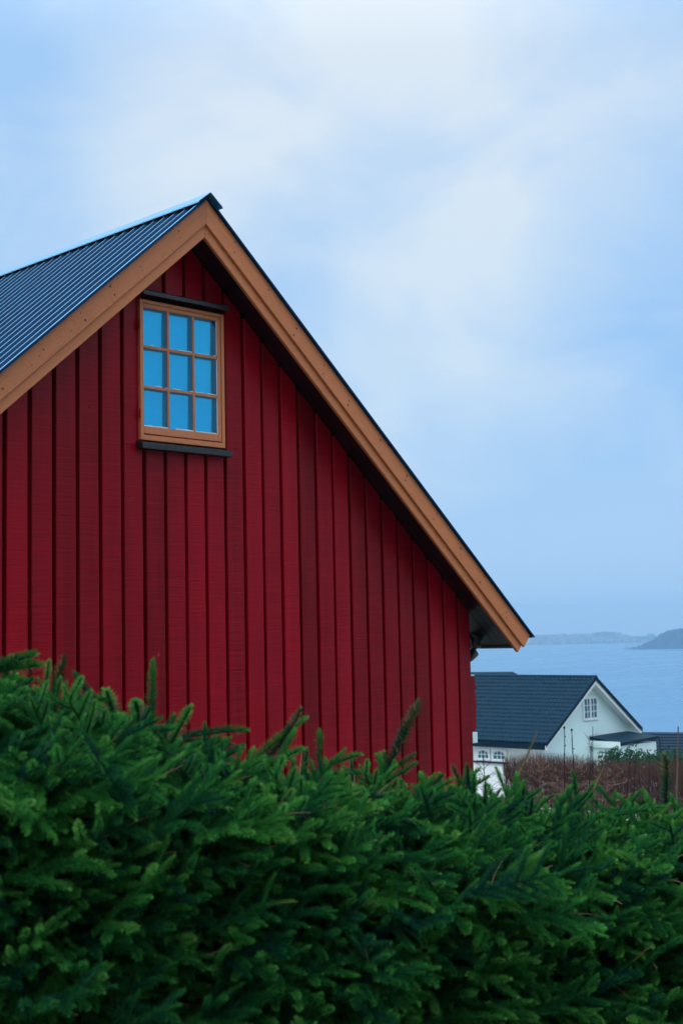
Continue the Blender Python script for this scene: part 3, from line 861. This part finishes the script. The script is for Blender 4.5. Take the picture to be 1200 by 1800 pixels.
def bare_plant(name, px, ybase, ytop, depth, label, cat, group, mat, w0=1.8, nbr=0, spread=.3, seed=0, buds=False, lean=0.0, curve=0.0):
    r = random.Random(seed + int(px)); b0 = at(px, ybase, depth); tp = at(px + lean, ytop, depth)
    root = thing(name, b0, label, cat, group); mb = MB(); px_m = depth / FPX
    mid = b0.lerp(tp, .5) + RT * curve * px_m
    pts = [b0, b0.lerp(mid, .6) + RT * r.uniform(-1, 1) * px_m, mid, mid.lerp(tp, .5) + RT * r.uniform(-1, 1) * px_m, tp]
    mb.tube(pts, [w0 * px_m * q for q in (.62, .56, .5, .42, .32)], 5)
    mb.build('stem', mat, root)
    H = (tp - b0).length
    tw = MB()
    for i in range(nbr):
        f = r.uniform(.05, .85); s0 = b0.lerp(tp, f); ang = r.uniform(0, 6.28)
        out = (RT * math.cos(ang) + FW * math.sin(ang) * .6) * H * spread * r.uniform(.5, 1.2) * (1.1 - f * .6)
        e = s0 + out + UP * H * r.uniform(.05, .32); m_ = s0.lerp(e, .5) + UP * H * r.uniform(-.05, .06)
        tw.tube([s0, m_, e], [w0 * px_m * .32, w0 * px_m * .25, w0 * px_m * .14], 4)
        for q in range(3):
            f2 = r.uniform(.3, .95); s1 = s0.lerp(e, f2); e1 = s1 + (RT * r.uniform(-1, 1) + UP * r.uniform(-.2, .9) + FW * r.uniform(-.5, .5)) * H * .16
            tw.tube([s1, e1], [w0 * px_m * .2, w0 * px_m * .1], 3)
    if nbr: tw.build('twigs', mat, root)['kind'] = 'stuff'
    if buds:
        for i in range(4):
            c2 = b0.lerp(tp, 1 - i * .13) + RT * r.uniform(-2, 2) * px_m * (i > 0)
            rr = px_m * (2.3 if i == 0 else 1.3)
            MB().tube([c2 - UP * rr, c2 - UP * rr * .4, c2 + UP * rr * .5, c2 + UP * rr], [rr * .4, rr, rr * .8, rr * .2], 6).build('bud', mat, root)
    return root


G = 'bare saplings in front of the leafless hedge'
for a in [(991, 1400, 1279, 17, 'tall thin dark sapling with a bud cluster against the white gable', 1.9, 0, True, 0),
          (1011, 1410, 1283, 17, 'thin dark sapling with hooked bud tip just right of the tallest sapling', 2.2, 0, True, -7),
          (1041, 1410, 1277, 18, 'slender bare sapling reaching up before the annex roof edge', 1.5, 3, False, 0),
          (1034, 1410, 1304, 18, 'short bare sapling just left of the slender one before the annex', 1.5, 3, False, 5),
          (1100, 1410, 1318, 19, 'dark forked sapling standing right of centre in the leafless hedge', 1.7, 6, False, 8),
          (1112, 1415, 1330, 18, 'short dark sapling leaning right beside the forked one', 1.6, 4, False, 5),
          (1139, 1410, 1326, 19, 'thin dark stem against the right part of the leafless hedge', 1.4, 3, False, 2)]:
    bare_plant('bare_sapling', a[0], a[1], a[2], a[3], a[4], 'sapling', G, M_DARKTWIG, a[5], a[6], .16, 3, a[7], a[8])
bare_plant('bare_shrub', 856, 1420, 1328, 15, 'small dark leafless shrub against the white garage wall', 'shrub', 'leafless shrubs', M_DARKTWIG, 1.6, 13, .45, 5, False, -8)
bare_plant('bare_shrub', 1008, 1425, 1335, 24, 'tangled pale leafless shrub below the two budded saplings', 'shrub', 'leafless shrubs', M_PALETWIG, 1.4, 34, .75, 9, False, -6)
bare_plant('bare_shrub', 950, 1420, 1330, 25, 'pale twiggy leafless shrub at the left end of the brown hedge', 'shrub', 'leafless shrubs', M_PALETWIG, 1.3, 26, .7, 10, False, -4)
bare_plant('bare_shrub', 1062, 1425, 1352, 22, 'low spreading pale leafless shrub right of the tangled one', 'shrub', 'leafless shrubs', M_PALETWIG, 1.2, 26, .9, 12, False, 6)
bare_plant('wooden_stake', 1188, 1420, 1277, 26, 'weathered brown wooden stake standing beside the brown hedge', 'stake', None, M_STAKE, 3.6, 0, .2, 2, False, 3)

# ------------------------------------------------------------------ spruce hedge in the foreground
NR = np.random.RandomState(5)


def spray_mesh(seed, length=0.20, nside=8, bare=0.0, dens=1.0, width=1.0, droop=0.0, single=False, tipbrown=0.0, stem=1.0):
    "one spruce spray: a twig with side shoots, each clothed with real needles; +X is the growing direction"
    r = random.Random(seed); mb = MB(); tints = []
    axes = []
    def axis(p0, d, L, sag, n=6):
        pts = [Vector(p0)]; d = Vector(d).normalized()
        for i in range(n):
            d = (d + Vector((r.gauss(0, .04), r.gauss(0, .04), sag + r.gauss(0, .03)))).normalized(); pts.append(pts[-1] + d * L / n)
        return pts
    main = axis((0, 0, 0), (1, 0, 0), length, droop)
    axes.append((main, length, r.uniform(.2, .55), 0.0021 * stem))
    if not single:
        for i in range(nside):
            f = .10 + .80 * (i + r.uniform(-.3, .3)) / nside; f = min(.92, max(.05, f)); q = f * 6; k = min(5, int(q)); p0 = main[k].lerp(main[k + 1], q - k)
            sgn = 1 if i % 2 else -1; L = length * (.56 - .26 * f) * r.uniform(.75, 1.3)
            a = r.uniform(.65, 1.0)
            axes.append((axis(p0, (math.cos(a), sgn * math.sin(a), r.uniform(-.35, .45)), L, droop * .7 - .01), L, r.uniform(.2, .7), 0.0015))
    for pts, L, tn, rad in axes:
        brown = r.random() < bare
        k0_ = len(mb.f); mb.tube(pts, [rad, rad, rad, rad * .9, rad * .8, rad * .7, rad * .5], 4, 1); tints += [.5] * (len(mb.f) - k0_)
        if brown: continue
        if rad < .004 * 1.0 and tipbrown == 0 and stem == 1.0:      # the dense middle of the shoot
            k0_ = len(mb.f); cr = .0034; mb.tube(pts, [cr * .7, cr, cr, cr, cr, cr * .9, cr * .35], 5, 0); tints += [tn * .45] * (len(mb.f) - k0_)
        nn_ = int(L * 2900 * dens) + 12
        for j in range(nn_):
            f = (j + r.random()) / nn_; q = f * 6; k = min(5, int(q)); p = pts[k].lerp(pts[k + 1], q - k); d = (pts[k + 1] - pts[k]).normalized()
            a0 = d.cross(Vector((0, 0, 1))).normalized(); u0 = a0.cross(d)
            ph = r.uniform(0, 2 * math.pi)
            if math.sin(ph) < -.5 and r.random() < .6: ph = -ph
            rad_d = a0 * math.cos(ph) + u0 * math.sin(ph)
            opening = r.uniform(.85, 1.3) * (1 - .55 * max(0, (f - .75) / .25))
            nd = (d * math.cos(opening) + rad_d * math.sin(opening) + Vector((0, 0, .12))).normalized()
            ln = r.uniform(.0135, .0205) * width * (1 - .35 * max(0, (f - .8) / .2))
            sd3 = nd.cross(rad_d if abs(nd.dot(rad_d)) < .95 else u0).normalized() * .0008
            if r.random() < .5: sd3 = (sd3 + rad_d * .0006)
            mb.v += [tuple(p - sd3), tuple(p + sd3), tuple(p + nd * ln * .7 + sd3 * .8), tuple(p + nd * ln), tuple(p + nd * ln * .7 - sd3 * .8)]
            o = len(mb.v) - 5; mb.f.append((o, o + 1, o + 2, o + 3, o + 4))
            mb.mi.append(2 if (tipbrown and f > 1 - tipbrown and r.random() < .75) else 0)
            tints.append(min(1, max(0, tn - .12 + r.gauss(0, .12) + .55 * max(0, f - .45) / .55)))
    me = mb.mesh('branch', [M_NEEDLE, M_BARK, M_BUD]); set_tint(me, tints); return me


VAR = [spray_mesh(100 + i, length=rnd.uniform(.20, .29), nside=rnd.choice([6, 7, 8, 9]), bare=.06, droop=rnd.uniform(-.07, .03)) for i in range(20)]
VAR_BARE = [spray_mesh(150 + i, length=.2, nside=7, bare=.85, droop=-.02) for i in range(3)]
SINGLE = [spray_mesh(200 + i, length=1.0 * .16, single=True, width=1.15, dens=1.2, droop=rnd.uniform(-.05, .06)) for i in range(4)]
SINGLE_B = [spray_mesh(220 + i, length=.18, single=True, width=1.2, dens=1.5, tipbrown=.32, droop=.04) for i in range(3)]
STALK = [spray_mesh(240 + i, length=.18, single=True, width=.75, dens=.3, tipbrown=.14, droop=.01, stem=2.0) for i in range(2)]

HALF = 0.40


def hedge_d(t): return 3.10 + 0.95 * t
def hedge_u(t): return -0.745 + 1.72 * t
SIL = [(-900, 1200), (-200, 1190), (0, 1193), (60, 1206), (150, 1226), (240, 1252), (330, 1292), (430, 1300), (470, 1312), (550, 1345), (650, 1352), (750, 1372), (830, 1382), (950, 1394), (1060, 1410), (1130, 1402), (1200, 1398), (1500, 1400), (2100, 1400)]


def hedge_top(t):
    d = hedge_d(t); u = hedge_u(t); px = 600 + FPX * u / d
    ysil = lerp_tab(SIL, px); hz = 1115.7 - (px - 600) * 0.02099
    return CAM.z - (ysil - hz) / FPX * (d + .22) - .058


# direction along the hedge and outward (towards the camera) normal
h0 = Vector((*wxy(hedge_d(0), hedge_u(0)), 0)); h1 = Vector((*wxy(hedge_d(1), hedge_u(1)), 0))
HD = (h1 - h0).normalized(); HN = Vector((HD.y, -HD.x, 0))
if HN.dot(Vector((FH.x, FH.y, 0))) > 0: HN = -HN


def lumps(t, z):
    "how far the foliage stands proud of, or falls back from, the clipped face"
    a = mnoise.noise(Vector((t * 6.5, z * 6.0, 1.7))); b_ = mnoise.noise(Vector((t * 15, z * 13, 7.1)))
    return .19 * a + .09 * b_


def hedge_point(t, r, inset):
    "a random point on the hedge skin and its outward normal"
    q = r.random(); zt_ = hedge_top(t)
    c_ = h0.lerp(h1, t) if 0 <= t <= 1 else h0 + (h1 - h0) * t
    lump = .05 * math.sin(t * 9.1) + .04 * math.sin(t * 23 + 1.0)
    if q < .50:      # front face
        s = r.random() ** .9; z = zt_ - .10 - s * 1.0
        off = HALF + lumps(t, z) - .36 * s - inset; n = (HN + Vector((0, 0, .25 * (1 - s)))).normalized()
        return Vector((c_.x, c_.y, 0)) + HN * off + Vector((0, 0, z)), n
    if q < .90:      # top, rounded to the front
        w_ = r.uniform(-1, 1.0); z = zt_ - .13 * abs(w_) ** 2.6 * (1.25 if w_ > 0 else 1) - inset * .8
        n = (Vector((0, 0, 1)) + HN * w_ * .8).normalized()
        return Vector((c_.x, c_.y, 0)) + HN * (HALF + lump) * w_ + Vector((0, 0, z)), n
    z = zt_ - .1 - r.random() * 1.0
    return Vector((c_.x, c_.y, 0)) - HN * (HALF - inset) + Vector((0, 0, z)), -HN


def spray_matrix(p, n, r, sc):
    tang = HD * r.choice([-1, 1, 1]) * r.uniform(.2, 1.0)
    f = (n * r.uniform(.35, 1.0) + tang + Vector((0, 0, r.uniform(-.28, .30)))).normalized()
    uph = (Vector((0, 0, 1)) * .9 + n * .6 + Vector((r.gauss(0, .25), r.gauss(0, .25), 0))).normalized()
    y = uph.cross(f).normalized(); z = f.cross(y)
    mt = Matrix((f, y, z)).transposed().to_4x4() @ Matrix.Diagonal((sc, sc, sc, 1))
    mt.translation = p - f * .12 * sc
    return mt


hroot = thing('spruce_hedge', (h0 + h1) / 2 + Vector((0, 0, -1.85)), 'shaggy dark green spruce hedge filling the foreground before the red house', 'hedge')
HINV = Matrix.Translation(hroot.location).inverted()


def add_branch(me, mw, name='branch'):
    o = bpy.data.objects.new(name, me); COL.objects.link(o); o.parent = hroot; o.matrix_parent_inverse = HINV
    o.matrix_basis = mw; return o


r = random.Random(31); cnt = 0
while cnt < 262:
    t = r.uniform(-.03, 1.03); pt, n = hedge_point(t, r, r.uniform(-.015, .03))
    if n.dot(HN) < -.5: continue
    me = r.choice(VAR_BARE) if r.random() < .06 else r.choice(VAR)
    add_branch(me, spray_matrix(pt, n, r, r.uniform(.60, .95))); cnt += 1

# shoots standing proud of the hedge top: (base x, y) -> (tip x, y), thickness, kind
SH = [(96, 1222, 116, 1166, 1.0, 'b'), (158, 1225, 138, 1176, .9, 's'), (206, 1268, 204, 1203, 1.35, 's'), (242, 1260, 240, 1216, 1.25, 's'), (266, 1270, 271, 1160, 1.0, 's'),
      (306, 1296, 328, 1234, 1.0, 's'), (352, 1288, 432, 1266, 1.0, 's'), (330, 1300, 408, 1289, .8, 's'), (466, 1316, 528, 1252, 1.0, 's'), (490, 1318, 550, 1264, 1.0, 'b'),
      (678, 1362, 757, 1250, 1.45, 'b'), (676, 1392, 658, 1333, .9, 'b'), (690, 1358, 738, 1342, .8, 'b'), (806, 1386, 785, 1352, .8, 'b'), (800, 1388, 834, 1342, .9, 's'), (806, 1400, 842, 1352, .9, 's'),
      (896, 1402, 941, 1288, .75, 'k'), (1026, 1420, 1063, 1350, .7, 'k'), (1172, 1420, 1198, 1335, 1.2, 'b'), (962, 1462, 1160, 1392, 1.2, 's'), (-20, 1178, 52, 1132, 1.1, 's'), (-10, 1182, 67, 1152, 1.1, 's'),
      (-10, 1205, 50, 1176, 1.1, 's'), (118, 1230, 182, 1202, 1.1, 's'), (600, 1356, 640, 1345, 1.0, 's'), (988, 1408, 1002, 1372, 1.1, 's'), (1098, 1420, 1130, 1395, 1.0, 's')]
for i, (bx_, by_, tx_, ty_, th_, kd) in enumerate(SH):
    t = max(-.05, min(1.05, (bx_ / 1200) ** .93 if bx_ > 0 else 0)); dd = hedge_d(t) + .08
    b0, e0 = at(bx_, by_, dd), at(tx_, ty_, dd + r.uniform(-.06, .06)); f = (e0 - b0); L = f.length; f.normalize()
    lib = SINGLE_B if kd == 'b' else STALK if kd == 'k' else SINGLE; base = .18 if kd in 'bk' else .16
    y = Vector((0, 0, 1)).cross(f).normalized() if abs(f.z) < .97 else RT.copy(); z = f.cross(y)
    s = (L + .05) / base; wv_ = max(.8, min(1.6, th_ * 1.08)); b0 = b0 - f * .05
    mw = Matrix((f, y, z)).transposed().to_4x4() @ Matrix.Diagonal((s, wv_, wv_, 1)); mw.translation = b0
    add_branch(lib[i % len(lib)], mw, 'shoot')

# inner foliage: many more sprays on points, one part
def add_inner():
    pts, rot, scl, idx = [], [], [], []
    rr = random.Random(77)
    for i in range(7600):
        zone = i / 7600
        if zone >= .8 and i % 2: continue
        if zone < .45: t = rr.uniform(-.08, 1.05); ins = rr.uniform(.09, .55)
        elif zone < .8: t = rr.choice([rr.uniform(-.75, -.02), rr.uniform(1.02, 1.7)]); ins = rr.uniform(-.02, .2)
        else: t = rr.uniform(-.05, 1.05); ins = rr.uniform(-.01, .06)
        pt, n = hedge_point(t, rr, ins)
        mw = spray_matrix(pt, n, rr, rr.uniform(.60, .95)); lo, ro, sc = mw.decompose()
        pts.append(tuple(lo - hroot.location)); rot += list(ro.to_euler()); scl.append(sc.x); idx.append(rr.randrange(len(VAR)))
    me = bpy.data.meshes.new('inner_foliage'); me.from_pydata(pts, [], [])
    a = me.attributes.new('rot', 'FLOAT_VECTOR', 'POINT'); a.data.foreach_set('vector', rot)
    a = me.attributes.new('scl', 'FLOAT', 'POINT'); a.data.foreach_set('value', scl)
    a = me.attributes.new('idx', 'INT', 'POINT'); a.data.foreach_set('value', idx)
    o = bpy.data.objects.new('inner_foliage', me); COL.objects.link(o); o.parent = hroot; o['kind'] = 'stuff'
    src = bpy.data.collections.new('spray_sources')
    for i, v in enumerate(VAR):
        src.objects.link(bpy.data.objects.new('spray_%02d' % i, v))
    ng = bpy.data.node_groups.new('scatter_sprays', 'GeometryNodeTree')
    ng.interface.new_socket('Geometry', in_out='INPUT', socket_type='NodeSocketGeometry'); ng.interface.new_socket('Geometry', in_out='OUTPUT', socket_type='NodeSocketGeometry')
    gi, go = ng.nodes.new('NodeGroupInput'), ng.nodes.new('NodeGroupOutput')
    ci = ng.nodes.new('GeometryNodeCollectionInfo'); ci.inputs[0].default_value = src; ci.inputs[1].default_value = True; ci.inputs[2].default_value = True
    ip = ng.nodes.new('GeometryNodeInstanceOnPoints'); ip.inputs['Pick Instance'].default_value = True
    def na(nm, ty):
        q = ng.nodes.new('GeometryNodeInputNamedAttribute'); q.data_type = ty; q.inputs[0].default_value = nm; return q.outputs[0]
    L = ng.links.new
    L(gi.outputs[0], ip.inputs['Points']); L(ci.outputs[0], ip.inputs['Instance']); L(na('idx', 'INT'), ip.inputs['Instance Index'])
    L(na('rot', 'FLOAT_VECTOR'), ip.inputs['Rotation']); L(na('scl', 'FLOAT'), ip.inputs['Scale']); L(ip.outputs[0], go.inputs[0])
    o.modifiers.new('scatter', 'NODES').node_group = ng
    return o


add_inner()
for i in range(11):
    t = -.6 + i * .21 + r.uniform(-.04, .04); c_ = h0 + (h1 - h0) * t; zt_ = hedge_top(t)
    tk = MB(); b0 = Vector((c_.x + r.uniform(-.08, .08), c_.y + r.uniform(-.08, .08), -1.95))
    tp = Vector((c_.x, c_.y, zt_ - .12)); m_ = b0.lerp(tp, .5) + Vector((r.uniform(-.04, .04), r.uniform(-.04, .04), 0))
    tk.tube([b0, m_, tp], [.035, .025, .006], 7)
    for q in range(14):
        f = r.uniform(.25, .95); s = b0.lerp(tp, f); a = r.uniform(0, 6.28)
        e = s + Vector((math.cos(a), math.sin(a), r.uniform(-.1, .25))) * r.uniform(.2, .34); tk.tube([s, e], [.008, .003], 4)
    o = tk.build('trunk', M_BARK, hroot)

# ------------------------------------------------------------------ sea air
hz = bpy.data.materials.new('haze'); hz.use_nodes = True; t = hz.node_tree; t.nodes.clear()
pv = N(t, 'ShaderNodeVolumePrincipled'); pv.inputs['Color'].default_value = (0.40, 0.70, 1.0, 1); pv.inputs['Density'].default_value = 2.1e-4
t.links.new(pv.outputs[0], N(t, 'ShaderNodeOutputMaterial').inputs['Volume'])
q = [wxy(d, u) for d, u in ((-1500, -6700), (-1500, 6700), (6700, 6700), (6700, -6700))]
h = MB().prism([(x, y, -58.7) for x, y in q], [(x, y, 112) for x, y in q]).build('haze', hz); tag(h, kind='stuff')
